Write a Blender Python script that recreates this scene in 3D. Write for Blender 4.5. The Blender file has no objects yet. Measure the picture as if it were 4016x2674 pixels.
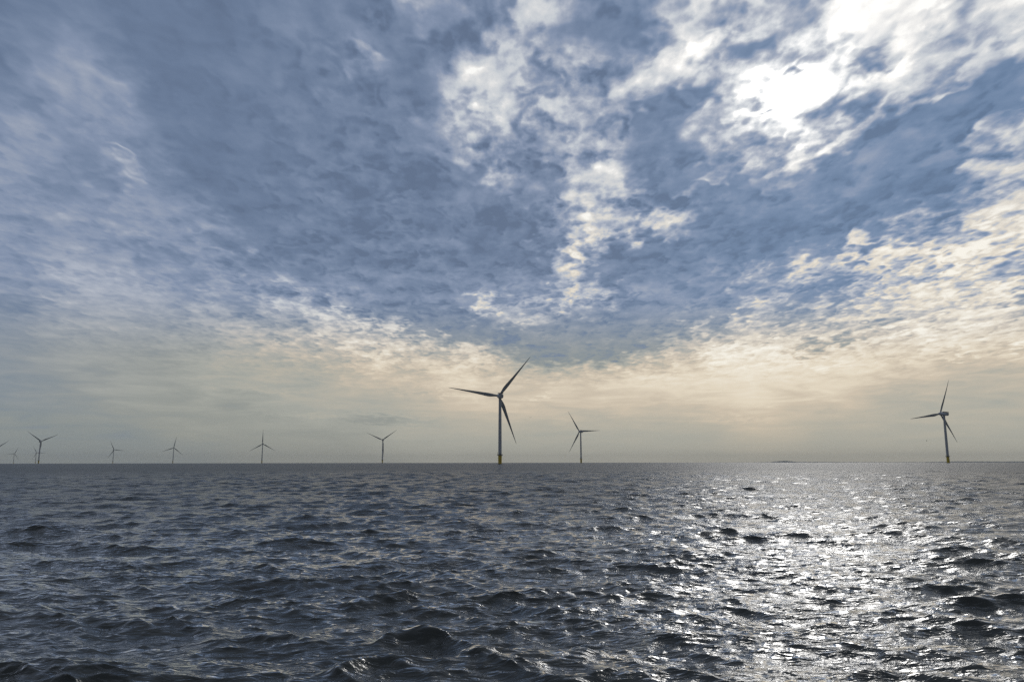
import bpy, bmesh, math, random
import numpy as np
from mathutils import Vector, Matrix, Quaternion

scene = bpy.context.scene
COL = scene.collection
R = math.radians
EARTH = 6371000.0
EYE = 3.0

# ------------------------------------------------------------------ camera
cam_d = bpy.data.cameras.new("camera")
cam_d.sensor_width = 36.0
cam_d.lens = 36.0 * 2970.0 / 4016.0
cam_d.clip_start = 0.1
cam_d.clip_end = 60000.0
cam = bpy.data.objects.new("camera", cam_d)
COL.objects.link(cam)
cam.location = (0, 0, EYE)
cam.rotation_mode = 'QUATERNION'
cam.rotation_quaternion = (Matrix.Rotation(R(90 + 9.069), 4, 'X') @ Matrix.Rotation(R(-0.07), 4, 'Z')).to_quaternion()
scene.camera = cam
scene.cycles.use_denoising = False
scene.cycles.caustics_reflective = False
scene.cycles.sample_clamp_indirect = 4.0

# ------------------------------------------------------------------ exposure
scene.view_settings.view_transform = 'Standard'
scene.view_settings.look = 'None'
scene.view_settings.exposure = 0.0
scene.view_settings.gamma = 1.0
scene.view_settings.use_curve_mapping = False

# ------------------------------------------------------------------ sun
SUN_AZ, SUN_EL = 21.3, 25.6
sv = Vector((math.sin(R(SUN_AZ)) * math.cos(R(SUN_EL)), math.cos(R(SUN_AZ)) * math.cos(R(SUN_EL)), math.sin(R(SUN_EL))))
sun_d = bpy.data.lights.new("sun", 'SUN')
sun_d.energy = 0.36
sun_d.angle = R(16.0)
sun_d.color = (1.0, 0.97, 0.92)
sun = bpy.data.objects.new("sun", sun_d)
COL.objects.link(sun)
sun.rotation_mode = 'QUATERNION'
sun.rotation_quaternion = sv.to_track_quat('Z', 'Y')

# ------------------------------------------------------------------ world / sky
world = bpy.data.worlds.new("World")
scene.world = world
world.use_nodes = True
world.cycles.sampling_method = 'MANUAL'
world.cycles.sample_map_resolution = 512
wt = world.node_tree
wt.nodes.clear()


class NX:
    """tiny expression builder on shader math nodes"""
    tree = None

    def __init__(s, sock):
        s.s = sock

    @staticmethod
    def op(kind, *a, clamp=False):
        n = NX.tree.nodes.new('ShaderNodeMath')
        n.operation = kind
        n.use_clamp = clamp
        for i, v in enumerate(a):
            if isinstance(v, NX):
                NX.tree.links.new(v.s, n.inputs[i])
            else:
                n.inputs[i].default_value = float(v)
        return NX(n.outputs[0])

    def __add__(a, b): return NX.op('ADD', a, b)
    def __radd__(a, b): return NX.op('ADD', a, b)
    def __sub__(a, b): return NX.op('SUBTRACT', a, b)
    def __rsub__(a, b): return NX.op('SUBTRACT', b, a)
    def __mul__(a, b): return NX.op('MULTIPLY', a, b)
    def __rmul__(a, b): return NX.op('MULTIPLY', a, b)
    def __truediv__(a, b): return NX.op('DIVIDE', a, b)
    def __rtruediv__(a, b): return NX.op('DIVIDE', b, a)


def maprange(v, a, b, c, d, smooth=True):
    n = NX.tree.nodes.new('ShaderNodeMapRange')
    n.interpolation_type = 'SMOOTHSTEP' if smooth else 'LINEAR'
    NX.tree.links.new(v.s, n.inputs[0])
    for i, x in enumerate((a, b, c, d)):
        n.inputs[i + 1].default_value = x
    return NX(n.outputs[0])


def combine(x, y, z):
    n = NX.tree.nodes.new('ShaderNodeCombineXYZ')
    for i, v in enumerate((x, y, z)):
        if isinstance(v, NX):
            NX.tree.links.new(v.s, n.inputs[i])
        else:
            n.inputs[i].default_value = v
    return n.outputs[0]


def noise(vec, scale, detail=5, rough=0.55, lac=2.0, distort=0.0, out=0):
    n = NX.tree.nodes.new('ShaderNodeTexNoise')
    n.noise_dimensions = '3D'
    NX.tree.links.new(vec, n.inputs['Vector'])
    n.inputs['Scale'].default_value = scale
    n.inputs['Detail'].default_value = detail
    n.inputs['Roughness'].default_value = rough
    n.inputs['Lacunarity'].default_value = lac
    n.inputs['Distortion'].default_value = distort
    return NX(n.outputs[out])


def lin(c):
    return tuple(((v / 255) / 12.92 if v / 255 <= 0.04045 else ((v / 255 + 0.055) / 1.055) ** 2.4) for v in c)


def ramp(fac, stops, interp='LINEAR'):
    n = NX.tree.nodes.new('ShaderNodeValToRGB')
    cr = n.color_ramp
    cr.interpolation = interp
    NX.tree.links.new(fac.s, n.inputs[0])
    while len(cr.elements) < len(stops):
        cr.elements.new(0.5)
    for e, (p, c) in zip(cr.elements, stops):
        e.position = p
    for e, (p, c) in zip(cr.elements, stops):
        e.color = (*c, 1.0)
    return n.outputs[0]


def mixcol(fac, a, b):
    n = NX.tree.nodes.new('ShaderNodeMix')
    n.data_type = 'RGBA'
    if isinstance(fac, NX):
        NX.tree.links.new(fac.s, n.inputs['Factor'])
    else:
        n.inputs['Factor'].default_value = fac
    for nm, v in (('A', a), ('B', b)):
        s = [i for i in n.inputs if i.name == nm and i.type == 'RGBA'][0]
        if isinstance(v, tuple):
            s.default_value = (*v, 1.0)
        else:
            NX.tree.links.new(v, s)
    return [o for o in n.outputs if o.type == 'RGBA'][0]


# brightness of the cloud deck by azimuth (-36..36 deg, 32 steps) and elevation (2 deg rows from the horizon)
DECK = [
    "20 20 20 20 20 20 20 27 30 30 30 30 34 40 40 40 40 40 40 40 40 40 40 40 40 40 40 40 40 40 40 40",  # 0
    "20 20 20 21 21 27 30 30 30 30 30 35 40 40 40 40 40 40 40 40 40 40 43 50 48 41 41 40 40 40 40 40",  # 2
    "20 20 21 27 30 30 31 30 37 40 40 40 40 43 49 49 49 49 49 50 50 50 52 58 51 51 49 42 42 40 40 40",  # 4
    "20 21 27 30 30 30 38 40 40 40 46 49 49 52 57 50 50 50 50 54 59 60 60 60 61 59 56 52 51 44 45 46",  # 6
    "20 22 28 30 30 30 35 39 40 47 50 55 51 45 49 33 19 17 21 29 33 39 61 70 67 51 58 55 63 58 56 57",  # 8
    "20 23 32 34 33 30 38 39 32 39 41 43 31 19 29 37 27 26 27 25 21 22 25 40 31 55 50 47 66 69 62 51",  # 10
    "30 29 38 36 37 30 30 21 38 33 26 15 10 13 22 33 24 33 37 33 28 29 30 40 40 34 46 59 65 70 64 51",  # 12
    "30 30 32 30 30 30 31 20 12 05 04 07 09 13 19 17 14 47 49 30 15 15 22 49 40 42 37 53 58 63 79 80",  # 14
    "30 30 30 36 35 33 33 10 01 00 00 02 07 09 07 04 14 50 51 39 36 24 12 29 21 14 21 36 48 51 62 70",  # 16
    "30 30 21 33 34 30 12 09 00 00 00 00 02 05 08 17 25 41 50 49 45 51 28 13 20 19 09 23 28 29 60 45",  # 18
    "30 30 22 37 27 15 14 09 10 09 08 07 03 04 15 35 31 37 53 57 40 37 38 31 40 28 12 10 10 25 47 40",  # 20
    "22 30 30 26 15 07 00 00 00 01 02 03 08 13 20 40 40 40 41 37 32 30 31 46 60 58 40 24 13 18 20 23",  # 22
    "10 30 32 30 10 07 00 00 01 09 01 00 11 24 35 50 41 43 45 39 22 14 36 55 75 77 60 52 45 29 25 14",  # 24
    "18 24 27 20 10 06 00 00 02 10 08 02 08 27 49 59 39 45 49 43 33 19 12 52 73 76 65 73 74 49 46 54",  # 26
    "10 14 17 10 05 01 00 00 02 11 27 12 09 24 48 59 43 43 39 39 55 48 66 45 40 48 61 65 74 60 50 60",  # 28
    "10 15 15 10 10 04 00 02 03 03 19 12 10 23 45 60 49 42 36 30 28 57 71 53 35 35 51 73 80 67 48 60",  # 30
    "10 16 14 10 10 04 00 04 10 10 10 18 19 24 33 38 48 39 27 21 21 38 47 50 41 33 48 72 80 71 46 60",  # 32
    "10 17 13 10 10 03 00 05 10 10 10 18 20 24 30 31 47 38 26 20 21 37 47 50 42 33 46 71 80 75 44 60",  # 34
    "10 18 12 10 10 03 00 05 10 10 10 19 20 25 30 31 47 38 26 20 20 36 46 50 43 32 44 71 80 79 42 60",  # 36
]

# single clouds and rents: azimuth, elevation, half length, half width (deg), slant (deg), brightness change
RENTS = [
    (-1.7, 31.7, 5.8, 2.1, 0, -1.5),
    (4.4, 32.2, 6.1, 1.7, 5, -1.5),
    (10.7, 29.8, 4.5, 1.5, 11, -1.5),
    (0.8, 28.5, 2.6, 2.2, -1, -1.0),
    (4.7, 27.6, 1.7, 1.2, 24, -1.5),
    (8.9, 28.5, 2.0, 0.8, 22, -1.5),
    (-0.6, 23.1, 3.0, 1.2, 9, -1.0),
    (2.6, 29.9, 1.3, 0.6, -1, -1.5),
    (0.5, 30.5, 1.0, 0.5, 0, -1.5),
    (6.1, 29.5, 1.0, 0.5, 5, -1.5),
    (11.2, 27.2, 1.0, 0.5, 13, -1.5),
    (-2.7, 25.5, 0.9, 0.5, 1, -1.5),
    (1.9, 27.3, 1.1, 0.6, -1, -1.5),
    (5.7, 23.6, 1.3, 0.7, -2, -1.5),
    (31.1, 17.5, 1.9, 0.6, 6, -2.0),
    (32.3, 14.0, 1.5, 0.4, 0, -2.5),
    (28.1, 13.4, 1.2, 0.4, -2, -3.0),
    (29.8, 12.0, 1.3, 0.4, -1, -2.5),
    (31.9, 12.6, 0.9, 0.3, -8, -2.5),
    (24.5, 12.6, 1.7, 0.4, 5, -2.5),
    (26.1, 11.6, 2.0, 0.4, 5, -2.0),
    (32.2, 10.1, 1.8, 0.3, -1, -1.5),
    (21.8, 15.3, 1.8, 0.5, 15, -2.0),
    (19.0, 14.3, 2.2, 0.5, 5, -2.0),
    (16.8, 13.2, 1.9, 0.5, 6, 2.0),
    (14.6, 12.1, 2.3, 0.5, 7, 2.0),
    (22.0, 14.1, 1.4, 0.5, 5, 2.5),
    (13.0, 19.8, 5.2, 2.3, 9, -3.5),
    (17.5, 20.0, 4.5, 1.5, 13, -3.5),
    (15.6, 21.7, 3.5, 1.1, 3, -2.0),
    (-2.7, 29.7, 1.8, 0.8, 1, -2.0),
    (-0.6, 27.1, 1.7, 0.9, 17, -2.0),
    (3.7, 30.2, 3.0, 1.1, 14, -1.5),
    (1.5, 22.2, 3.5, 1.2, -1, -2.0),
    (26.3, 18.6, 6.5, 2.2, 14, -2.0),
    (4.2, 16.4, 2.5, 1.6, -1, -2.0),
    (-3.3, 20.9, 2.6, 1.2, 1, -1.5),
    (31.7, 19.1, 1.8, 0.7, 11, -2.5),
    (29.4, 16.7, 2.6, 0.7, 2, -2.0),
    (0.1, 13.8, 2.5, 1.0, 9, 2.0),
    (3.7, 8.6, 2.1, 0.4, 9, 2.5),
    (7.5, 13.4, 2.5, 0.6, 23, 2.0),
    (12.7, 14.1, 2.4, 0.4, 17, 2.0),
    (0.1, 24.6, 1.1, 1.0, 0, -3.0),
    (-2.4, 28.2, 1.3, 0.7, 18, -2.5),
    (4.0, 29.0, 1.3, 0.5, -2, -2.0),
    (5.7, 26.3, 1.0, 0.8, -2, -2.5),
    (2.6, 26.1, 1.1, 0.6, 25, -2.5),
    (-4.1, 24.6, 1.3, 0.8, 1, -2.0),
    (10.3, 20.0, 4.5, 1.6, 10, -2.0),
    (23.8, 23.9, 1.1, 0.4, 10, -2.0),
    (15.4, 30.7, 1.6, 0.4, 1, -2.0),
    (34.5, 26.9, 2.6, 1.0, 16, -1.0),
    (30.3, 26.4, 1.9, 0.9, 17, -1.0),
    (0.8, 20.6, 6.4, 2.4, 3, -2.5),
    (0.1, 17.1, 7.2, 3.0, -1, -3.5),
    (2.5, 13.8, 5.0, 2.0, -1, -3.0),
    (-1.6, 9.9, 5.4, 1.6, -5, -2.5),
    (10.4, 23.4, 6.5, 1.9, 13, -2.5),
    (14.6, 13.4, 7.7, 2.4, 16, -3.0),
    (26.4, 19.7, 8.4, 2.9, 13, -3.0),
    (17.3, 17.0, 9.2, 2.7, 19, -3.0),
    (32.0, 22.3, 5.9, 2.1, 14, -3.0),
    (8.8, 15.0, 5.3, 2.8, -3, -3.0),
    (12.3, 11.9, 8.6, 2.0, 5, -3.0),
    (4.4, 9.9, 10.6, 2.3, -2, -3.0),
    (-5.9, 11.8, 6.7, 2.4, -4, -2.5),
    (-4.5, 31.6, 2.7, 2.1, 1, -1.5),
    (2.5, 23.7, 3.8, 1.6, 16, -2.0),
    (-1.6, 23.7, 2.6, 1.2, 18, -1.5),
    (-20.3, 18.2, 5.7, 2.3, -25, -1.5),
    (-24.3, 16.9, 7.3, 2.3, -31, -1.2),
    (-23.2, 12.8, 9.3, 2.3, -19, -0.8),
    (-13.7, 11.6, 4.8, 1.2, -16, -1.0),
    (22.9, 10.3, 6.8, 0.7, 8, -1.6),
    (28.5, 12.2, 3.8, 0.5, 4, -2.0),
    (32.3, 11.7, 3.0, 0.4, -2, -2.0),
    (24.6, 15.0, 3.1, 0.6, 14, -2.0),
    (34.0, 17.5, 1.8, 0.8, -11, -2.5),
    (26.1, 16.3, 3.4, 1.5, 13, -2.0),
    (-11.6, 29.3, 1.8, 0.8, -22, 3.5),
    (-9.0, 32.8, 1.9, 0.6, -12, 3.0),
    (-2.7, 28.8, 3.0, 1.4, 66, 2.5),
    (-1.6, 26.7, 2.6, 1.1, -17, 2.0),
    (4.0, 26.4, 3.0, 1.7, -2, 2.5),
    (5.3, 24.8, 2.2, 1.1, -2, 2.0),
    (1.4, 31.7, 2.4, 1.0, 32, 1.5),
    (9.5, 27.3, 4.2, 1.0, 8, 3.5),
    (14.7, 29.4, 4.7, 1.9, 14, 3.5),
    (20.9, 24.9, 4.3, 2.9, 25, 4.0),
    (24.2, 28.3, 5.6, 2.2, 27, 3.0),
    (28.8, 27.6, 2.5, 2.2, 27, 1.5),
    (17.7, 23.9, 2.3, 0.9, 12, 2.5),
    (22.5, 21.5, 1.8, 1.1, 22, 3.5),
    (6.9, 19.8, 2.7, 2.3, -3, 3.5),
    (-2.3, 21.5, 2.6, 0.9, 0, 2.0),
    (5.2, 15.1, 2.8, 1.6, 58, 4.0),
    (11.9, 18.3, 4.0, 0.6, 20, 3.5),
    (8.2, 17.2, 2.5, 0.7, 26, 2.0),
    (15.6, 20.5, 2.3, 0.5, 14, 2.5),
    (-2.3, 11.9, 1.9, 0.9, 0, 4.0),
    (0.8, 10.7, 2.5, 0.5, 0, 2.0),
    (-28.5, 20.6, 2.0, 0.5, -28, 4.0),
    (-28.0, 19.2, 1.2, 0.7, -45, 3.0),
    (-29.4, 24.6, 2.0, 1.0, -3, 2.0),
    (34.1, 20.2, 2.6, 0.6, 21, 3.0),
    (27.7, 18.5, 1.3, 0.4, 1, 3.0),
    (32.4, 15.6, 3.3, 0.7, 1, 2.5),
    (26.0, 14.5, 4.3, 0.9, 9, 3.0),
    (31.3, 14.1, 4.5, 1.7, -9, 1.5),
    (21.4, 13.5, 2.2, 1.0, 16, 3.0),
    (18.6, 11.9, 2.6, 0.8, 6, 2.5),
    (7.4, 9.5, 3.3, 0.4, 6, 2.5),
    (31.1, 23.5, 1.3, 0.5, 74, 3.0),
    (13.9, 26.4, 5.0, 2.0, 26, -5.0),
    (11.2, 25.1, 4.1, 1.3, 4, -3.5),
    (19.2, 28.7, 3.6, 1.2, 9, -6.0),
    (21.9, 26.9, 0.9, 0.5, 14, -7.0),
    (24.8, 28.2, 1.0, 0.5, 8, -4.0),
    (25.1, 24.4, 3.2, 0.9, 19, -6.0),
    (27.3, 26.7, 1.6, 0.5, 23, -5.5),
    (19.5, 24.2, 0.8, 0.3, -8, -4.0),
    (18.3, 22.8, 2.6, 0.8, -16, -4.0),
    (17.5, 31.3, 2.7, 0.7, -13, -4.0),
    (7.2, 31.2, 5.0, 1.9, -4, -3.0),
    (0.8, 24.9, 1.7, 1.5, -1, -2.5),
    (2.1, 28.9, 2.0, 0.9, -1, -3.0),
    (7.8, 27.7, 2.6, 1.0, -4, -3.0),
    (32.3, 27.5, 2.8, 1.1, 39, -5.0),
    (33.9, 23.3, 5.6, 1.6, 12, -5.0),
    (29.3, 21.8, 6.5, 2.0, 14, -4.0),
    (23.4, 17.8, 11.3, 2.4, 14, -4.0),
    (17.2, 15.7, 9.6, 1.6, 9, -3.0),
    (11.0, 21.5, 6.1, 1.8, 9, -2.5),
    (8.8, 14.3, 4.5, 2.4, -3, -3.5),
    (10.7, 10.4, 7.9, 1.3, 7, -3.0),
    (5.1, 8.4, 6.9, 1.6, -1, -4.5),
    (13.9, 10.9, 8.4, 1.1, 9, -3.0),
    (-2.6, 13.8, 8.4, 2.4, 0, -1.5),
    (-5.9, 9.9, 3.3, 1.0, -9, -3.0),
    (29.0, 14.7, 1.9, 0.9, -8, -5.5),
    (30.6, 15.3, 1.6, 0.7, -3, -5.5),
    (34.3, 12.6, 1.5, 0.8, 3, -6.0),
    (34.1, 10.2, 1.4, 0.7, -1, -6.0),
    (25.5, 13.7, 1.2, 0.6, -6, -5.0),
    (27.2, 12.8, 1.1, 0.4, -6, -5.0),
    (30.3, 13.0, 0.7, 0.3, -7, -4.0),
    (19.9, 13.3, 1.7, 0.8, -5, -4.0),
    (23.0, 12.0, 4.0, 0.7, 14, -4.5),
    (23.4, 8.3, 3.3, 0.5, 5, -4.5),
    (28.1, 8.8, 0.4, 0.2, -5, -3.0),
    (21.4, 7.4, 1.7, 0.3, 5, -3.5),
    (26.5, 9.4, 1.4, 0.3, 4, -4.0),
    (-9.7, 3.1, 4.8, 0.5, -2, -1.6),
    (30.0, 4.6, 6.8, 2.1, 6, -1.0),
    (30.9, 6.8, 1.2, 0.2, 2, 2.5),
    (33.9, 7.2, 1.0, 0.3, 13, 2.5),
    (-32.0, 21.3, 5.1, 1.4, -33, -1.0),
    (-29.2, 18.5, 2.7, 1.3, -34, -1.0),
    (-33.2, 10.0, 4.6, 0.9, -6, -1.2),
    (-27.5, 14.7, 7.0, 1.1, -26, -1.2),
    (-17.5, 11.7, 9.1, 0.9, -18, 1.4),
    (-21.3, 14.5, 2.6, 0.8, -21, 1.8),
    (-10.8, 10.2, 3.5, 1.0, -13, 2.0),
    (-5.8, 5.1, 5.7, 0.2, -4, 0.9),
    (-17.8, 5.1, 4.6, 0.3, -4, 0.8),
    (2.1, 4.9, 1.4, 0.2, 10, 1.6),
    (22.7, 6.5, 2.1, 0.3, 10, 1.2),
    (16.6, 3.0, 3.3, 0.2, -1, 0.9),
    (-15.3, 3.4, 5.4, 0.3, -2, 0.8),
    (-27.8, 28.7, 8.9, 2.5, -24, -0.8),
    (25.7, 29.0, 2.0, 0.4, 16, 1.5),
]

NX.tree = wt
tc = wt.nodes.new('ShaderNodeTexCoord')
nrm = wt.nodes.new('ShaderNodeVectorMath')
nrm.operation = 'NORMALIZE'
wt.links.new(tc.outputs['Generated'], nrm.inputs[0])
sep = wt.nodes.new('ShaderNodeSeparateXYZ')
wt.links.new(nrm.outputs[0], sep.inputs[0])
dx, dy, dz = (NX(sep.outputs[i]) for i in range(3))
dzp = NX.op('MAXIMUM', dz, 0.0)
el = NX.op('ARCSINE', dzp) * (180 / math.pi)
az = NX.op('ARCTAN2', dx, dy) * (180 / math.pi)
# the layer seen in its own plane, bent down towards the horizon
inv = 1.0 / (dzp + 0.10)
px, py = dx * inv, dy * inv
plane = combine(px, py * 0.62, 0.0)
low = combine(dx * 9.0, dy * 9.0, dz * 60.0)          # thin layered veil near the horizon
# domain warp of the deck outline
w1 = noise(plane, 3.2, 3, 0.5)
w2 = noise(combine(px + 7.3, py * 0.62 + 3.1, 2.0), 3.2, 3, 0.5)
w3 = noise(plane, 13.0, 2, 0.5)
w4 = noise(combine(px + 1.3, py * 0.62 - 5.1, 4.0), 13.0, 2, 0.5)
warp = maprange(el, 2, 14, 0.25, 1.0)
azw = az + ((w1 - 0.5) * 5.0 + (w3 - 0.5) * 5.0) * warp
elw = el + ((w2 - 0.5) * 3.5 + (w4 - 0.5) * 4.0) * warp
afac = (azw + 36.0) * (1 / 72.0)
erow = NX.op('MINIMUM', NX.op('MAXIMUM', elw * 0.5, 0.0), len(DECK) - 1.0)
acc = None
for i, row in enumerate(DECK):
    vals = [int(x) / 100.0 for x in row.split()]
    col = ramp(afac, [(k / 31.0, (v, v, v)) for k, v in enumerate(vals)], 'CARDINAL')
    bw = wt.nodes.new('ShaderNodeSeparateColor')
    wt.links.new(col, bw.inputs[0])
    hat = NX.op('MAXIMUM', 1.0 - NX.op('ABSOLUTE', erow - float(i)), 0.0)
    term = NX.op('MULTIPLY_ADD', NX(bw.outputs[0]), hat, acc if acc is not None else 0.0)
    acc = term
deck = acc * 10.0
ae = combine(az + ((w3 - 0.5) * 5.5 + (w1 - 0.5) * 2.0) * warp, el + ((w4 - 0.5) * 5.0 + (w2 - 0.5) * 1.5) * warp, 0.0)
for (ra, re_, rl, rw, rs, dv) in RENTS:
    mp = wt.nodes.new('ShaderNodeMapping')
    mp.vector_type = 'TEXTURE'
    wt.links.new(ae, mp.inputs['Vector'])
    mp.inputs['Location'].default_value = (ra, re_, 0)
    mp.inputs['Rotation'].default_value = (0, 0, R(rs))
    mp.inputs['Scale'].default_value = (rl, rw, 1)
    gr = wt.nodes.new('ShaderNodeTexGradient')
    gr.gradient_type = 'SPHERICAL'
    wt.links.new(mp.outputs[0], gr.inputs[0])
    deck = NX.op('MULTIPLY_ADD', NX(gr.outputs['Fac']), dv * (0.68 if dv > 0 else 0.85), deck)
# away from the part with a mapped outline the layer is broken grey cloud
side = maprange(NX.op('ABSOLUTE', az), 36, 55, 0.0, 1.0)
high = maprange(el, 36, 50, 0.0, 1.0)
away = NX.op('MAXIMUM', side, high)
gen = 1.9 + noise(plane, 1.3, 3, 0.5) * 3.4
deck = deck * (1.0 - away) + gen * away

# puffs and shreds
n_mid = noise(plane, 10.0, 4, 0.52, 2.1, 0.1)
n_fine = noise(plane, 26.0, 5, 0.52, 2.1, 0.1)
n_low = noise(low, 1.6, 6, 0.55, 2.0, 0.6)
deck = deck - maprange(az, 8, 20, 0.0, 1.3) * maprange(el, 7, 10, 0.0, 1.0) * maprange(el, 17, 21, 1.0, 0.0)
deck = deck + NX.op('EXPONENT', (az - 29.0) * (az - 29.0) * -0.010) * maprange(el, 24, 29, 0.0, 1.0) * 1.2
deck = NX.op('MAXIMUM', deck - maprange(el, 9, 14, 0.0, 0.2), 0.75)
mid = maprange(deck, 0.4, 3.0, 0.48, 1.0) * maprange(deck, 7.5, 10.0, 1.0, 0.5)
hi_amp = maprange(el, 4.5, 11, 0.0, 1.0)
left = maprange(az, -27, -9, 0.3, 1.0)
deck = deck + maprange(el, 0.0, 6.0, -0.1, 1.3) * maprange(az, -18, 2, 0.25, 1.0) * maprange(el, 12.0, 16.0, 1.0, 0.0)
vo = wt.nodes.new('ShaderNodeTexVoronoi')
vo.feature = 'SMOOTH_F1'
vo.inputs['Scale'].default_value = 15.0
vo.inputs['Smoothness'].default_value = 0.45
vo.inputs['Detail'].default_value = 0.0
vo.inputs['Roughness'].default_value = 0.4
wt.links.new(combine(px + (w3 - 0.5) * 0.22 + (n_mid - 0.5) * 0.25, py * 0.7 + (w4 - 0.5) * 0.22, 0.0), vo.inputs['Vector'])
puff = maprange(NX(vo.outputs['Distance']), 0.1, 0.62, -1.0, 1.0)
n_body = noise(plane, 3.6, 3, 0.5)
tex = (puff * 1.3 + (n_mid - 0.5) * 12.0 + (n_body - 0.5) * 8.0 + (n_fine - 0.5) * 7.5 * mid) * mid * hi_amp * left + (n_low - 0.5) * 3.3 * maprange(el, 0.5, 5, 0.25, 1.0) * (1.0 - hi_amp * 0.8)
val = deck + tex
vf = val * 0.1
hi_col = ramp(vf, [(p, lin(c)) for p, c in ((0.0, (97, 113, 139)), (0.09, (107, 124, 151)), (0.18, (119, 135, 161)), (0.28, (134, 148, 173)), (0.38, (152, 162, 181)), (0.49, (174, 181, 195)), (0.62, (200, 205, 211)), (0.76, (215, 217, 219)), (0.88, (234, 233, 231)), (0.98, (255, 254, 250)))])
lo_col = ramp(vf, [(p, lin(c)) for p, c in ((0.0, (104, 122, 152)), (0.12, (118, 132, 152)), (0.2, (136, 144, 146)), (0.3, (150, 153, 148)), (0.4, (167, 168, 160)), (0.5, (184, 178, 164)), (0.6, (206, 192, 172)), (0.7, (227, 214, 192)), (0.9, (248, 242, 228)))])
hi_blue = ramp(vf, [(p, lin(c)) for p, c in ((0.0, (92, 117, 149)), (0.09, (104, 130, 163)), (0.18, (115, 139, 171)), (0.28, (134, 151, 178)), (0.38, (152, 164, 184)), (0.49, (174, 181, 195)), (0.62, (200, 205, 211)), (0.76, (215, 217, 219)), (0.88, (234, 233, 231)), (0.98, (255, 254, 250)))])
hi_col = mixcol(maprange(az, 0, 24, 0.0, 0.75), hi_col, hi_blue)
lowness = maprange(el, 6.5, 12.5, 1.0, 0.0) * maprange(az + el * -1.2, -58, -26, 0.3, 1.0)
lowness = NX.op('MAXIMUM', lowness, maprange(el, 2.0, 8.0, 1.0, 0.0))
lowness = NX.op('MAXIMUM', lowness, maprange(el, 12.0, 24.0, 0.8, 0.0) * maprange(val, 5.0, 7.5, 0.0, 1.0) * maprange(az, -14, 4, 0.0, 1.0))
cloud_col = mixcol(lowness, hi_col, lo_col)

# light of the veiled sun through the thin parts of the layer
dot = wt.nodes.new('ShaderNodeVectorMath')
dot.operation = 'DOT_PRODUCT'
wt.links.new(nrm.outputs[0], dot.inputs[0])
dot.inputs[1].default_value = sv
ang = NX.op('ARCCOSINE', NX.op('MINIMUM', NX(dot.outputs['Value']), 1.0)) * (180 / math.pi)
thin = maprange(val, 3.5, 9.0, 0.0, 1.0)
glow = NX.op('EXPONENT', ang * ang * -0.05) * 0.45 + NX.op('EXPONENT', ang * -0.16) * 0.2
glow = glow * (thin * thin + 0.02)
gl = wt.nodes.new('ShaderNodeVectorMath')
gl.operation = 'SCALE'
gl.inputs[0].default_value = (1.0, 0.965, 0.90)
wt.links.new(glow.s, gl.inputs['Scale'])
addc = wt.nodes.new('ShaderNodeVectorMath')
addc.operation = 'ADD'
wt.links.new(cloud_col, addc.inputs[0])
wt.links.new(gl.outputs[0], addc.inputs[1])
# the sky opposite the sun is dimmer under the same layer
back = maprange(dy, -0.25, 0.45, 0.36, 1.0)
dim = wt.nodes.new('ShaderNodeVectorMath')
dim.operation = 'SCALE'
wt.links.new(addc.outputs[0], dim.inputs[0])
wt.links.new(back.s, dim.inputs['Scale'])

skyt = wt.nodes.new('ShaderNodeTexSky')
skyt.sky_type = 'NISHITA'
skyt.sun_disc = False
skyt.sun_elevation = R(SUN_EL)
skyt.sun_rotation = R(SUN_AZ)
skyt.air_density = 1.0
skyt.dust_density = 0.3
bg1 = wt.nodes.new('ShaderNodeBackground')
wt.links.new(skyt.outputs[0], bg1.inputs[0])
bg1.inputs[1].default_value = 0.08
bg2 = wt.nodes.new('ShaderNodeBackground')
wt.links.new(dim.outputs[0], bg2.inputs[0])
bg2.inputs[1].default_value = 1.0
mx = wt.nodes.new('ShaderNodeMixShader')
mx.inputs[0].default_value = 0.96
wt.links.new(bg1.outputs[0], mx.inputs[1])
wt.links.new(bg2.outputs[0], mx.inputs[2])
wo = wt.nodes.new('ShaderNodeOutputWorld')
wt.links.new(mx.outputs[0], wo.inputs[0])


# ------------------------------------------------------------------ materials
def material(name, color, rough=0.5, spec=0.5, var=0.0, vscale=1.0, bump=0.0, metallic=0.0):
    m = bpy.data.materials.new(name)
    m.use_nodes = True
    t = m.node_tree
    b = t.nodes['Principled BSDF']
    b.inputs['Base Color'].default_value = (*color, 1)
    b.inputs['Roughness'].default_value = rough
    b.inputs['Metallic'].default_value = metallic
    b.inputs['Specular IOR Level'].default_value = spec
    NX.tree = t
    g = t.nodes.new('ShaderNodeTexCoord')
    if var:
        n = noise(g.outputs['Object'], vscale, 6, 0.6)
        c0 = tuple(max(0, c * (1 - var)) for c in color)
        c1 = tuple(min(1, c * (1 + var)) for c in color)
        col = ramp(n, [(0.3, c0), (0.7, c1)])
        t.links.new(col, b.inputs['Base Color'])
    return m


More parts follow.
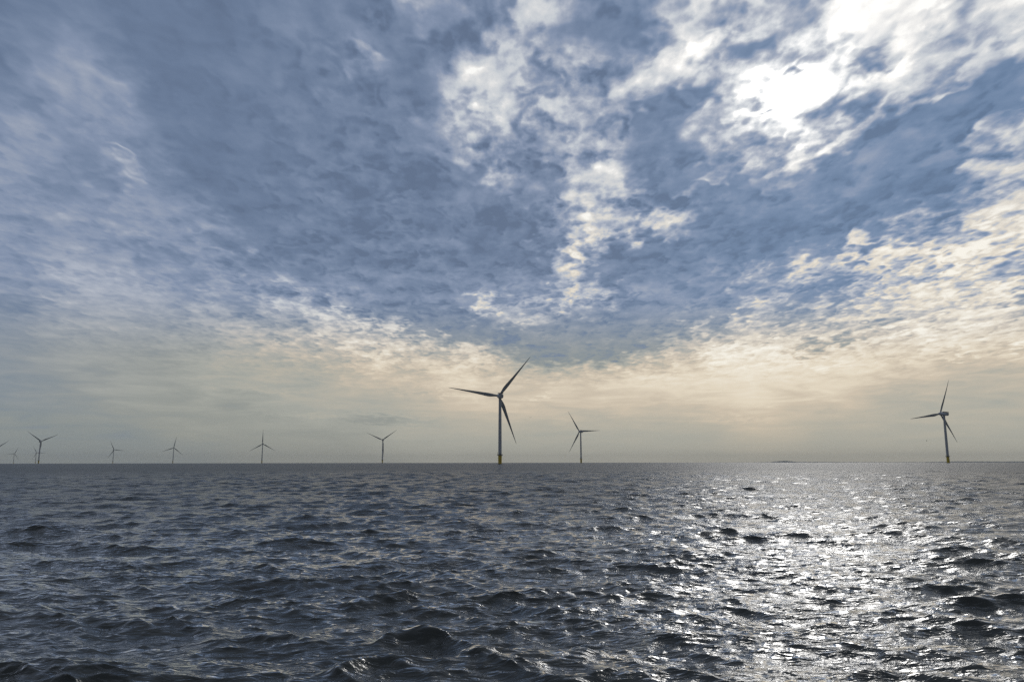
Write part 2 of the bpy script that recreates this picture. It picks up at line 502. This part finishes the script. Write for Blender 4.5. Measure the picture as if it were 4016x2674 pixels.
# ------------------------------------------------------------------ sea
def build_sea():
    rng = np.random.default_rng(11)
    # polar grid round the boat: fine where waves are resolved, coarser to beyond the horizon
    rr = [4.0]
    while rr[-1] < 20000:
        r = rr[-1]
        k = 0.0034 if r < 200 else min(0.03, 0.0034 * (r / 200) ** 0.9)
        rr.append(r * (1 + k))
    rr = np.array(rr)
    th = np.concatenate([np.linspace(-180, -58, 60)[:-1], np.linspace(-58, 58, 1500), np.linspace(58, 180, 60)[1:-1]])
    th = np.radians(th)
    nr, nt = len(rr), len(th)
    Rg, Tg = np.meshgrid(rr, th, indexing='ij')
    X = (Rg * np.sin(Tg)).astype(np.float64)
    Y = (Rg * np.cos(Tg)).astype(np.float64)
    Z = -(Rg ** 2) / (2 * EARTH)
    DX = np.zeros_like(X, dtype=np.float32)
    DY = np.zeros_like(DX)
    DZ = np.zeros_like(DX)
    dr = np.gradient(rr)
    dth = np.gradient(th)
    # travel direction of the waves: towards the boat, a little from the right
    main = R(-97)
    waves = []
    N = 240
    for i in range(N):
        u = (i + rng.random()) / N
        lam = 0.22 * (7.0 / 0.22) ** u
        spread = 0.34 + 0.5 * (1 - u)
        a = main + rng.normal() * spread
        lp = 3.2
        S = (lam / lp) ** 0.78 * math.exp(-0.75 * max(0, lam / lp - 1) ** 2)
        amp = 0.0084 * S * math.exp(rng.normal() * 0.25)
        waves.append((lam, a, amp, rng.random() * 2 * math.pi))
    # slow patches of stronger and calmer water
    for lam, a, amp, ph in waves:
        k = 2 * math.pi / lam
        cx, cy = math.cos(a), math.sin(a)
        imax = int(np.searchsorted(dr * 2.6, lam))      # rows that still resolve this wave
        if imax < 3:
            continue
        imax = min(imax, nr)
        fade = np.clip((lam / (dr[:imax] * 2.6) - 1) / 0.6, 0, 1).astype(np.float32)[:, None]
        xx = X[:imax]; yy = Y[:imax]
        wob = 0.9 * np.sin(xx * (0.13 + 0.02 * cx) + ph * 3) + 0.9 * np.sin(yy * 0.11 + xx * 0.05 + ph * 5)
        p = (k * (xx * cx + yy * cy) + wob + ph).astype(np.float32)
        grp = 1.0 + 0.45 * np.sin((xx * 0.9 * cy - yy * 0.9 * cx) * k * 0.17 + ph * 7).astype(np.float32)
        A = amp * fade * grp
        s, c = np.sin(p), np.cos(p)
        DZ[:imax] += A * c
        q = 1.2
        DX[:imax] -= (q * cx) * A * s
        DY[:imax] -= (q * cy) * A * s
    # a few steeper crests that stand out of the chop: x, y, height, half length, width, slant deg
    CRESTS = [
        (0.5, 16.1, 0.30, 0.9, 0.42, -12),
        (3.3, 18.0, 0.20, 0.9, 0.35, -8),
        (2.1, 17.2, 0.18, 0.9, 0.35, 0),
        (-1.5, 13.3, 0.30, 0.8, 0.40, 15),
        (-1.0, 13.0, 0.20, 0.7, 0.35, -20),
        (10.2, 18.7, 0.24, 1.1, 0.40, -10),
        (18.0, 28.7, 0.30, 1.3, 0.50, -5),
        (-2.1, 17.2, 0.22, 1.3, 0.50, 10),
        (-7.3, 19.4, 0.24, 1.7, 0.55, 3),
        (-9.1, 28.3, 0.30, 2.8, 0.80, 0),
        (-2.0, 11.6, 0.28, 0.8, 0.40, 20),
        (2.9, 13.8, 0.20, 0.8, 0.35, -15),
        (1.1, 13.0, 0.16, 0.7, 0.30, -10),
        (-9.8, 36.7, 0.25, 3.0, 0.80, 0),
        (10.0, 16.7, 0.16, 1.2, 0.40, -12),
        (-19.8, 33.5, 0.25, 3.0, 0.80, 4),
        (5.5, 11.1, 0.25, 0.8, 0.40, -5),
        (-7.3, 15.9, 0.12, 1.5, 0.50, 8),
    ]
    for cx0, cy0, hgt, hl, w, sl in CRESTS:
        hgt *= 1.35
        near = slice(0, int(np.searchsorted(rr, math.hypot(cx0, cy0) * 1.35)))
        ca, sa = math.cos(R(sl)), math.sin(R(sl))
        xx, yy = X[near] - cx0, Y[near] - cy0
        c = xx * ca + yy * sa
        s = -xx * sa + yy * ca + 0.18 * np.sin(c * 2.3 / hl + cx0) + 0.05 * np.sin(c * 7.1 + cy0)
        env = np.exp(-(c / hl) ** 2)
        h = hgt * env * (np.exp(-np.sqrt(s * s + 0.0016) / w) - 0.42 * np.exp(-(s / (2.6 * w)) ** 2))
        DZ[near] += h.astype(np.float32)
    DZ += 0.55 * np.maximum(DZ, 0) ** 2
    X += DX; Y += DY; Z += DZ
    co = np.stack([X, Y, Z], -1).reshape(-1, 3).astype(np.float32)
    # centre cap so the sheet has no hole under the boat
    co = np.concatenate([co, np.array([[0, 0, 0]], np.float32)])
    i = np.arange(nr - 1)[:, None]
    j = np.arange(nt)[None, :]
    jn = (j + 1) % nt
    quads = np.stack(np.broadcast_arrays(i * nt + j, (i + 1) * nt + j, (i + 1) * nt + jn, i * nt + jn), -1).reshape(-1, 4)
    tj = np.arange(nt)
    tris = np.stack([np.full(nt, nr * nt), tj, (tj + 1) % nt], -1)
    nq, ntri = len(quads), len(tris)
    me = bpy.data.meshes.new("sea")
    me.vertices.add(len(co))
    me.vertices.foreach_set("co", co.ravel())
    me.loops.add(nq * 4 + ntri * 3)
    me.loops.foreach_set("vertex_index", np.concatenate([quads.ravel(), tris.ravel()]).astype(np.int32))
    me.polygons.add(nq + ntri)
    ls = np.concatenate([np.arange(nq) * 4, nq * 4 + np.arange(ntri) * 3]).astype(np.int32)
    me.polygons.foreach_set("loop_start", ls)
    me.polygons.foreach_set("use_smooth", np.ones(nq + ntri, bool))
    # how much of the short chop the sheet leaves to the ripple relief
    at = me.attributes.new("chop", 'FLOAT', 'POINT')
    c = np.clip((np.log(np.maximum(dr, 1e-3)) - math.log(0.10)) / (math.log(1.6) - math.log(0.10)), 0, 1)
    c = np.repeat(c, nt)
    at.data.foreach_set("value", np.concatenate([c, [0]]).astype(np.float32))
    me.update(calc_edges=True)
    me.validate()
    o = bpy.data.objects.new("sea", me)
    COL.objects.link(o)
    o['kind'] = 'structure'
    o['label'] = 'dark grey choppy sea reaching to the horizon'
    me.materials.append(sea_material())
    return o


def sea_material():
    m = bpy.data.materials.new("sea_water")
    m.use_nodes = True
    t = m.node_tree
    t.nodes.clear()
    NX.tree = t
    g = t.nodes.new('ShaderNodeNewGeometry')
    mp = t.nodes.new('ShaderNodeMapping')
    mp.inputs['Rotation'].default_value = (0, 0, R(8))
    mp.inputs['Scale'].default_value = (0.4, 1.0, 1.0)
    t.links.new(g.outputs['Position'], mp.inputs[0])
    v = mp.outputs[0]
    at = t.nodes.new('ShaderNodeAttribute')
    at.attribute_name = "chop"
    chop = NX(at.outputs['Fac'])
    patch = maprange(noise(v, 0.12, 3, 0.5), 0.35, 0.65, 0.65, 1.25)
    rip = noise(v, 5.0, 3.5, 0.55, 2.0, 0.6) * 0.085 * patch           # hand-wide ripples
    micro = noise(v, 19.0, 1, 0.5) * 0.006
    chopn = noise(v, 1.1, 3, 0.6, 2.0, 0.4) * 0.42 * chop
    big = noise(v, 0.22, 2, 0.5) * 1.0 * chop
    wavelet = noise(v, 2.1, 2, 0.5, 2.0, 0.5) * 0.09
    hgt = rip + wavelet + micro + chopn + big
    bu = t.nodes.new('ShaderNodeBump')
    bu.inputs['Strength'].default_value = 1.0
    bu.inputs['Distance'].default_value = 1.0
    t.links.new(hgt.s, bu.inputs['Height'])
    # body light of the water under a mirror skin; the reflectance follows the facet's angle of view,
    # eased where the chop is finer than the sheet so that the mean wave slope still counts
    body = t.nodes.new('ShaderNodeBsdfDiffuse')
    body.inputs['Color'].default_value = (0.066, 0.070, 0.064, 1)
    gl = t.nodes.new('ShaderNodeBsdfGlossy')
    gl.inputs['Color'].default_value = (1, 1, 1, 1)
    t.links.new((0.05 + chop * 0.20).s, gl.inputs['Roughness'])
    t.links.new(bu.outputs[0], gl.inputs['Normal'])
    dt = t.nodes.new('ShaderNodeVectorMath')
    dt.operation = 'DOT_PRODUCT'
    t.links.new(bu.outputs[0], dt.inputs[0])
    t.links.new(g.outputs['Incoming'], dt.inputs[1])
    c = NX.op('MAXIMUM', NX(dt.outputs['Value']), 0.0) + 0.21 * chop
    F = NX.op('POWER', 1.0 - NX.op('MINIMUM', c, 1.0), 5.0) * 0.98 + 0.02
    ms = t.nodes.new('ShaderNodeMixShader')
    t.links.new(F.s, ms.inputs[0])
    t.links.new(body.outputs[0], ms.inputs[1])
    t.links.new(gl.outputs[0], ms.inputs[2])
    out = t.nodes.new('ShaderNodeOutputMaterial')
    t.links.new(ms.outputs[0], out.inputs[0])
    return m


build_sea()

# ------------------------------------------------------------------ far shore
def build_hills():
    rng = random.Random(4)
    bm = bmesh.new()
    D = 14500.0
    drop = -D * D / 2 / EARTH
    # (azimuth deg, height m) of the low coast
    prof = [(14.5, 6), (17.3, 8), (18.2, 12), (18.6, 13), (19.0, 30), (19.5, 42), (19.9, 38), (20.3, 20), (21.5, 17), (23, 14), (24.5, 12), (26, 11), (28, 12),
            (29.3, 20), (30.2, 26), (31.2, 24), (32.5, 22), (34, 24), (37, 18), (41, 10)]
    n = 260
    rows = []
    for i in range(n):
        a = 14.5 + (41 - 14.5) * i / (n - 1)
        for (a0, h0), (a1, h1) in zip(prof, prof[1:]):
            if a0 <= a <= a1:
                h = h0 + (h1 - h0) * (a - a0) / (a1 - a0)
                break
        h = h * 0.8 * (0.92 + 0.16 * rng.random()) + rng.random() * 3
        ring = []
        for off, f in ((-400, -0.8), (-200, 0.5), (0, 1.0), (350, 0.9), (900, -0.8)):
            d = D + off
            z = drop + h * f if f > 0 else drop - 6
            ring.append(bm.verts.new((d * math.sin(R(a)), d * math.cos(R(a)), z)))
        rows.append(ring)
    for r0, r1 in zip(rows, rows[1:]):
        for k in range(4):
            bm.faces.new((r0[k], r0[k + 1], r1[k + 1], r1[k]))
    me = bpy.data.meshes.new("hills")
    bm.to_mesh(me); bm.free()
    o = bpy.data.objects.new("hills", me)
    COL.objects.link(o)
    me.materials.append(material("far_coast", (0.20, 0.22, 0.22), 0.9, 0.2, 0.3, 0.01))
    o['kind'] = 'structure'
    o['label'] = 'faint low coast on the horizon to the right'


build_hills()

# ------------------------------------------------------------------ wind turbines
M_paint = material("light_grey_paint", (0.54, 0.56, 0.59), 0.5, 0.5, 0.05, 0.25)
M_blade = material("blade_gelcoat", (0.36, 0.38, 0.40), 0.5, 0.5, 0.04, 0.2)
M_yellow = material("yellow_marine_paint", (0.80, 0.58, 0.05), 0.5, 0.4, 0.14, 0.8)
M_splash = material("dark_splash_zone", (0.025, 0.028, 0.02), 0.5, 0.4, 0.4, 1.2)
M_steel = material("galvanised_steel", (0.10, 0.10, 0.10), 0.55, 0.5, 0.2, 2.0)
M_dark = material("dark_grating", (0.03, 0.03, 0.035), 0.6, 0.3)


def mesh_obj(name, bm, m, parent=None, smooth=True):
    me = bpy.data.meshes.new(name)
    bmesh.ops.recalc_face_normals(bm, faces=bm.faces)
    bm.to_mesh(me); bm.free()
    me.polygons.foreach_set("use_smooth", np.full(len(me.polygons), smooth))
    if smooth:
        me.set_sharp_from_angle(angle=R(30))
    me.materials.append(m)
    o = bpy.data.objects.new(name, me)
    COL.objects.link(o)
    o.parent = parent
    return o


def lathe(bm, prof, seg=48, mat=None, cap=True):
    rings = []
    for r, z in prof:
        rings.append([bm.verts.new((r * math.cos(2 * math.pi * k / seg), r * math.sin(2 * math.pi * k / seg), z)) for k in range(seg)])
    for a, b in zip(rings, rings[1:]):
        for k in range(seg):
            bm.faces.new((a[k], a[(k + 1) % seg], b[(k + 1) % seg], b[k]))
    if cap:
        bm.faces.new(rings[0]); bm.faces.new(rings[-1])
    if mat is not None:
        bmesh.ops.transform(bm, matrix=mat, verts=[v for r in rings for v in r])


def bar(bm, a, b, r=0.05, seg=8):
    a, b = Vector(a), Vector(b)
    d = b - a
    m = Matrix.Translation(a) @ d.to_track_quat('Z', 'Y').to_matrix().to_4x4()
    lathe(bm, [(r, 0), (r, d.length)], seg, m)


def box(bm, cx, cy, cz, sx, sy, sz):
    m = Matrix.Translation((cx, cy, cz)) @ Matrix.Diagonal((sx, sy, sz, 1))
    bmesh.ops.create_cube(bm, size=1.0, matrix=m)


HUB_Z, OVER, BLADE = 100.0, 9.0, 77.0
TILT = R(5)
HUB = Vector((0, OVER * math.cos(TILT), HUB_Z + OVER * math.sin(TILT)))


def blade_bm():
    bm = bmesh.new()
    st = [(1.9, 2.75, 2.75, 0.0), (4.5, 2.7, 2.6, 0.0), (8, 3.3, 2.1, 0.25), (12, 4.2, 1.6, 0.5), (16, 4.75, 1.25, 0.6), (21, 4.5, 1.0, 0.55),
          (28, 3.8, 0.8, 0.42), (36, 3.1, 0.62, 0.32), (45, 2.4, 0.47, 0.22), (54, 1.8, 0.35, 0.15), (63, 1.25, 0.25, 0.08), (70, 0.85, 0.17, 0.04), (75, 0.5, 0.1, 0.0), (77, 0.1, 0.04, 0.0)]
    seg = 20
    rings = []
    for r, ch, tk, off in st:
        f = min(1.0, max(0.0, (r - 4.5) / 10))
        ring = []
        tw = R(14) * (1 - r / 77) ** 1.5 * f
        for k in range(seg):
            a = 2 * math.pi * k / seg
            x, y = math.cos(a), math.sin(a)
            # leading edge round (+x), trailing edge sharp (-x)
            sharp = 1 - f * 0.75 * max(0, -x) ** 1.5
            X = x * ch * 1.14 / 2 - off
            Y = y * tk / 2 * sharp
            X, Y = X * math.cos(tw) - Y * math.sin(tw), X * math.sin(tw) + Y * math.cos(tw)
            Y += 2.6 * (r / 77) ** 2                      # prebend upwind
            ring.append(bm.verts.new((X, Y, r)))
        rings.append(ring)
    for a, b in zip(rings, rings[1:]):
        for k in range(seg):
            bm.faces.new((a[k], a[(k + 1) % seg], b[(k + 1) % seg], b[k]))
    bm.faces.new(rings[0]); bm.faces.new(rings[-1])
    return bm


def set_blade(b, ang):
    q = Quaternion((1, 0, 0), TILT) @ Quaternion((0, 1, 0), math.pi / 2 - ang)
    b.rotation_mode = 'QUATERNION'
    b.rotation_quaternion = q
    b.location = HUB


def make_turbine():
    t = bpy.data.objects.new("wind_turbine", None)
    t.empty_display_size = 5
    COL.objects.link(t)
    t['category'] = 'wind turbine'
    # yellow foundation pile with dark splash zone
    bm = bmesh.new()
    lathe(bm, [(2.66, 0.95), (2.66, 12.3), (2.85, 12.4), (2.85, 12.95), (2.6, 13.0)], 48)
    tp = mesh_obj("transition_piece", bm, M_yellow, t)
    bm = bmesh.new()
    lathe(bm, [(2.62, -6), (2.70, -1), (2.72, 0.95)], 48)
    mesh_obj("waterline_band", bm, M_splash, tp)
    # boat landing: two fender tubes and a ladder
    bm = bmesh.new()
    for s in (-0.9, 0.9):
        bar(bm, (s, -3.6, -3), (s, -3.6, 9), 0.17)
        for z in (0.8, 4.5, 8.6):
            bar(bm, (s, -3.6, z), (s, -2.4, z + 0.3), 0.12)
    bl = mesh_obj("boat_landing", bm, M_yellow, t)
    bm = bmesh.new()
    for s in (-0.3, 0.3):
        bar(bm, (s, -3.15, -1), (s, -3.15, 13.6), 0.05)
    for k in range(36):
        bar(bm, (-0.3, -3.15, 0.2 + k * 0.38), (0.3, -3.15, 0.2 + k * 0.38), 0.03, 6)
    mesh_obj("ladder", bm, M_steel, bl)
    # intermediate rest platform on the left flank
    bm = bmesh.new()
    box(bm, -3.0, -0.8, 8.2, 0.9, 1.6, 0.25)
    box(bm, -3.4, -0.8, 8.8, 0.06, 1.6, 1.0)
    mesh_obj("rest_platform", bm, M_yellow, t, False)
    # work platform
    bm = bmesh.new()
    lathe(bm, [(2.5, 13.1), (4.2, 13.1), (4.25, 13.35), (4.2, 13.6), (2.5, 13.6)], 32, cap=False)
    for k in range(8):
        a = 2 * math.pi * (k + 0.5) / 8
        bar(bm, (2.7 * math.cos(a), 2.7 * math.sin(a), 11.8), (4.1 * math.cos(a), 4.1 * math.sin(a), 13.1), 0.12)
    pf = mesh_obj("platform", bm, M_dark, t, False)
    bm = bmesh.new()
    n = 20
    for k in range(n):
        a, b = 2 * math.pi * k / n, 2 * math.pi * (k + 1) / n
        bar(bm, (4.15 * math.cos(a), 4.15 * math.sin(a), 13.6), (4.15 * math.cos(a), 4.15 * math.sin(a), 14.8), 0.05)
        for z in (14.2, 14.8):
            bar(bm, (4.15 * math.cos(a), 4.15 * math.sin(a), z), (4.15 * math.cos(b), 4.15 * math.sin(b), z), 0.045)
    mesh_obj("railing", bm, M_steel, pf, False)
    bm = bmesh.new()
    bar(bm, (-3.8, -0.6, 13.6), (-3.8, -0.6, 17.0), 0.2)
    bar(bm, (-3.8, -0.6, 16.9), (-4.6, -2.4, 17.6), 0.14)
    mesh_obj("davit_crane", bm, M_yellow, pf, False)
    # tower
    bm = bmesh.new()
    prof = [(2.55, 13.6)]
    for z, r in ((35, 2.48), (35.05, 2.53), (35.3, 2.53), (35.35, 2.47), (65, 2.3), (65.05, 2.35), (65.3, 2.35), (65.35, 2.28), (94, 1.98), (96.2, 2.15), (96.9, 2.3)):
        prof.append((r, z))
    lathe(bm, prof, 48)
    tw = mesh_obj("tower", bm, M_paint, t)
    bm = bmesh.new()
    box(bm, 0, -2.55, 15.0, 0.95, 0.16, 2.2)
    mesh_obj("door", bm, M_steel, tw, False)
    # nacelle: round drum with a rounded square tail, along +y to the rotor
    rot = Matrix.Translation((0, 0, HUB_Z)) @ Matrix.Rotation(TILT, 4, 'X') @ Matrix.Rotation(R(-90), 4, 'X')
    bm = bmesh.new()
    seg = 40
    rings = []
    for y, rx, rz, sq in ((-9.2, 3.1, 3.0, 0.75), (-9.0, 3.45, 3.35, 0.75), (-5, 3.6, 3.55, 0.7), (1.5, 3.55, 3.5, 0.45), (3.4, 3.5, 3.45, 0.0), (3.6, 3.6, 3.6, 0.0), (6.6, 3.6, 3.6, 0.0), (7.0, 3.2, 3.2, 0.0)):
        ring = []
        for k in range(seg):
            a = 2 * math.pi * k / seg
            c, s = math.cos(a), math.sin(a)
            e = 1.0 - 0.45 * sq
            X = math.copysign(abs(c) ** e, c) * rx
            Z = math.copysign(abs(s) ** e, s) * rz
            if Z < 0 and sq:
                Z *= 1.05
            ring.append(bm.verts.new((X, y, Z)))
        rings.append(ring)
    for a, b in zip(rings, rings[1:]):
        for k in range(seg):
            bm.faces.new((a[k], a[(k + 1) % seg], b[(k + 1) % seg], b[k]))
    bm.faces.new(rings[0]); bm.faces.new(rings[-1])
    bmesh.ops.transform(bm, matrix=Matrix.Translation((0, 0, HUB_Z)) @ Matrix.Rotation(TILT, 4, 'X'), verts=bm.verts)
    nac = mesh_obj("nacelle", bm, M_paint, t)
    bm = bmesh.new()
    box(bm, 0, -4.6, 3.85, 6.6, 9.0, 0.25)
    for sx in (-3.45, 3.45):
        box(bm, sx, -4.6, 4.3, 0.08, 9.0, 0.7)
    for y in (-9.05, -0.15):
        box(bm, 0, y, 4.3, 7.0, 0.08, 0.7)
    box(bm, 0, 1.0, 4.1, 3.2, 2.0, 1.2)
    bmesh.ops.transform(bm, matrix=Matrix.Translation((0, 0, HUB_Z)) @ Matrix.Rotation(TILT, 4, 'X'), verts=bm.verts)
    mesh_obj("hoist_platform", bm, M_dark, nac, False)
    bm = bmesh.new()
    lathe(bm, [(0.62, 0), (0.62, 0.12)], 20, Matrix.Translation((0, 0, HUB_Z)) @ Matrix.Rotation(TILT, 4, 'X') @ Matrix.Translation((1.1, -9.32, 0.9)) @ Matrix.Rotation(R(-90), 4, 'X'))
    mesh_obj("vent", bm, M_dark, nac, False)
    # hub
    bm = bmesh.new()
    lathe(bm, [(2.7, 7.05), (2.9, 7.6), (2.9, 10.4), (2.5, 11.7), (1.5, 12.7), (0.4, 13.1)], 40, rot)
    mesh_obj("hub", bm, M_paint, t)
    for k in range(3):
        b = mesh_obj("blade", blade_bm(), M_blade, t) if k == 0 else bpy.data.objects.new("blade", t.children[-1].data if False else first.data)
        if k == 0:
            first = b
        else:
            COL.objects.link(b)
            b.parent = t
        set_blade(b, 2 * math.pi * k / 3)
    return t


def copy_tree(o, parent=None):
    c = o.copy()
    COL.objects.link(c)
    c.parent = parent
    for ch in [x for x in scene.objects if x.parent == o]:
        copy_tree(ch, c)
    return c


# azimuth deg, distance m, yaw of the rotor axis deg (left of +y), rotor phase deg, label
TURB = [
    (-0.91, 1126, 11, 51.5, 'largest and nearest wind turbine with grey tower and yellow base near the middle'),
    (29.62, 1800, 18, 69.0, 'large wind turbine alone at the far right, its nacelle seen from the side'),
    (5.14, 2470, 22, 3.0, 'wind turbine just right of the biggest one, one blade pointing level to the right'),
    (-9.61, 3422, 16, 36.0, 'wind turbine just left of the biggest one, two blades raised in a wide V'),
    (-18.08, 4250, 20, 91.0, 'grey wind turbine left of centre with one blade pointing straight up'),
    (-23.87, 5500, 24, 80.0, 'small grey wind turbine with its upper blade leaning slightly to the right'),
    (-27.51, 6500, 12, 115.0, 'small grey wind turbine with a blade reaching right and one pointing up left'),
    (-31.70, 4100, 10, 24.0, 'taller dark wind turbine near the left edge, blades spread in a V above it'),
    (-31.87, 8600, 8, 118.0, 'pale distant wind turbine half hidden behind the tower of the nearer one at left'),
    (-33.04, 9400, 8, 63.0, 'pale distant wind turbine standing alone closest to the left edge'),
    (-33.94, 5800, 10, 36.0, 'wind turbine cut off by the left edge of the view, only its blades in sight'),
]
proto = make_turbine()
for i, (a, D, yaw, ph, lab) in enumerate(TURB):
    o = proto if i == 0 else copy_tree(proto)
    o.location = (D * math.sin(R(a)), D * math.cos(R(a)), -D * D / 2 / EARTH)
    o.rotation_euler = (0, 0, R(yaw))
    o['label'] = lab
    o['category'] = 'wind turbine'
    o['group'] = 'wind turbines standing in the sea'
    k = 0
    for ch in scene.objects:
        if ch.parent == o and ch.name.split('.')[0] == 'blade':
            set_blade(ch, R(ph + 120 * k))
            k += 1


# ------------------------------------------------------------------ gulls
M_gull = material("gull_feathers", (0.22, 0.22, 0.22), 0.8, 0.2, 0.2, 8.0)


def gull(loc, rz, bank, label):
    t = bpy.data.objects.new("gull", None)
    COL.objects.link(t)
    bm = bmesh.new()
    seg = 12
    rings = []
    for y, r in ((-0.30, 0.012), (-0.24, 0.03), (-0.15, 0.055), (0, 0.075), (0.12, 0.065), (0.2, 0.04), (0.25, 0.042), (0.3, 0.03), (0.36, 0.008)):
        rings.append([bm.verts.new((r * math.cos(2 * math.pi * k / seg), y, r * math.sin(2 * math.pi * k / seg))) for k in range(seg)])
    for a, b in zip(rings, rings[1:]):
        for k in range(seg):
            bm.faces.new((a[k], a[(k + 1) % seg], b[(k + 1) % seg], b[k]))
    bm.faces.new(rings[0]); bm.faces.new(rings[-1])
    mesh_obj("body", bm, M_gull, t)
    for s in (-1, 1):
        bm = bmesh.new()
        st = [(0.05, 0.10, -0.10, 0.03), (0.25, 0.13, -0.09, 0.10), (0.42, 0.12, -0.05, 0.12), (0.6, 0.02, -0.10, 0.08), (0.72, -0.09, -0.13, 0.03)]
        prev = None
        for x, y0, y1, z in st:
            row = [bm.verts.new((s * x, y0, z + 0.012)), bm.verts.new((s * x, y1, z)), bm.verts.new((s * x, y0, z - 0.006))]
            if prev:
                for k in range(3):
                    bm.faces.new((prev[k], prev[(k + 1) % 3], row[(k + 1) % 3], row[k]))
            else:
                bm.faces.new(row)
            prev = row
        bm.faces.new(prev)
        mesh_obj("wing", bm, M_gull, t)
    t.location = loc
    t.rotation_euler = (0, bank, rz)
    t['label'] = label
    t['category'] = 'bird'
    t['group'] = 'birds over the sea'


def at_dir(a, e, D):
    return (D * math.sin(R(a)) * math.cos(R(e)), D * math.cos(R(a)) * math.cos(R(e)), EYE + D * math.sin(R(e)))


gull(at_dir(1.37, 3.3, 290), R(10), R(2), 'tiny gull gliding right of the biggest wind turbine with wings spread level')
gull(at_dir(28.5, 1.35, 420), R(70), R(20), 'tiny dark gull seen side-on in the sky left of the far right wind turbine')


# ------------------------------------------------------------------ haze
def build_haze():
    bm = bmesh.new()
    bmesh.ops.create_cube(bm, size=1.0, matrix=Matrix.Translation((0, 0, 75)) @ Matrix.Diagonal((42000, 42000, 232, 1)))
    me = bpy.data.meshes.new("haze")
    bm.to_mesh(me); bm.free()
    m = bpy.data.materials.new("thin_sea_haze")
    m.use_nodes = True
    t = m.node_tree
    t.nodes.clear()
    v = t.nodes.new('ShaderNodeVolumePrincipled')
    v.inputs['Color'].default_value = (0.92, 0.91, 0.84, 1)
    v.inputs['Density'].default_value = 0.000028
    v.inputs['Anisotropy'].default_value = 0.1
    out = t.nodes.new('ShaderNodeOutputMaterial')
    t.links.new(v.outputs[0], out.inputs['Volume'])
    me.materials.append(m)
    o = bpy.data.objects.new("haze", me)
    COL.objects.link(o)
    o['kind'] = 'stuff'
    o['label'] = 'thin grey haze over the sea that pales the far turbines'


build_haze()
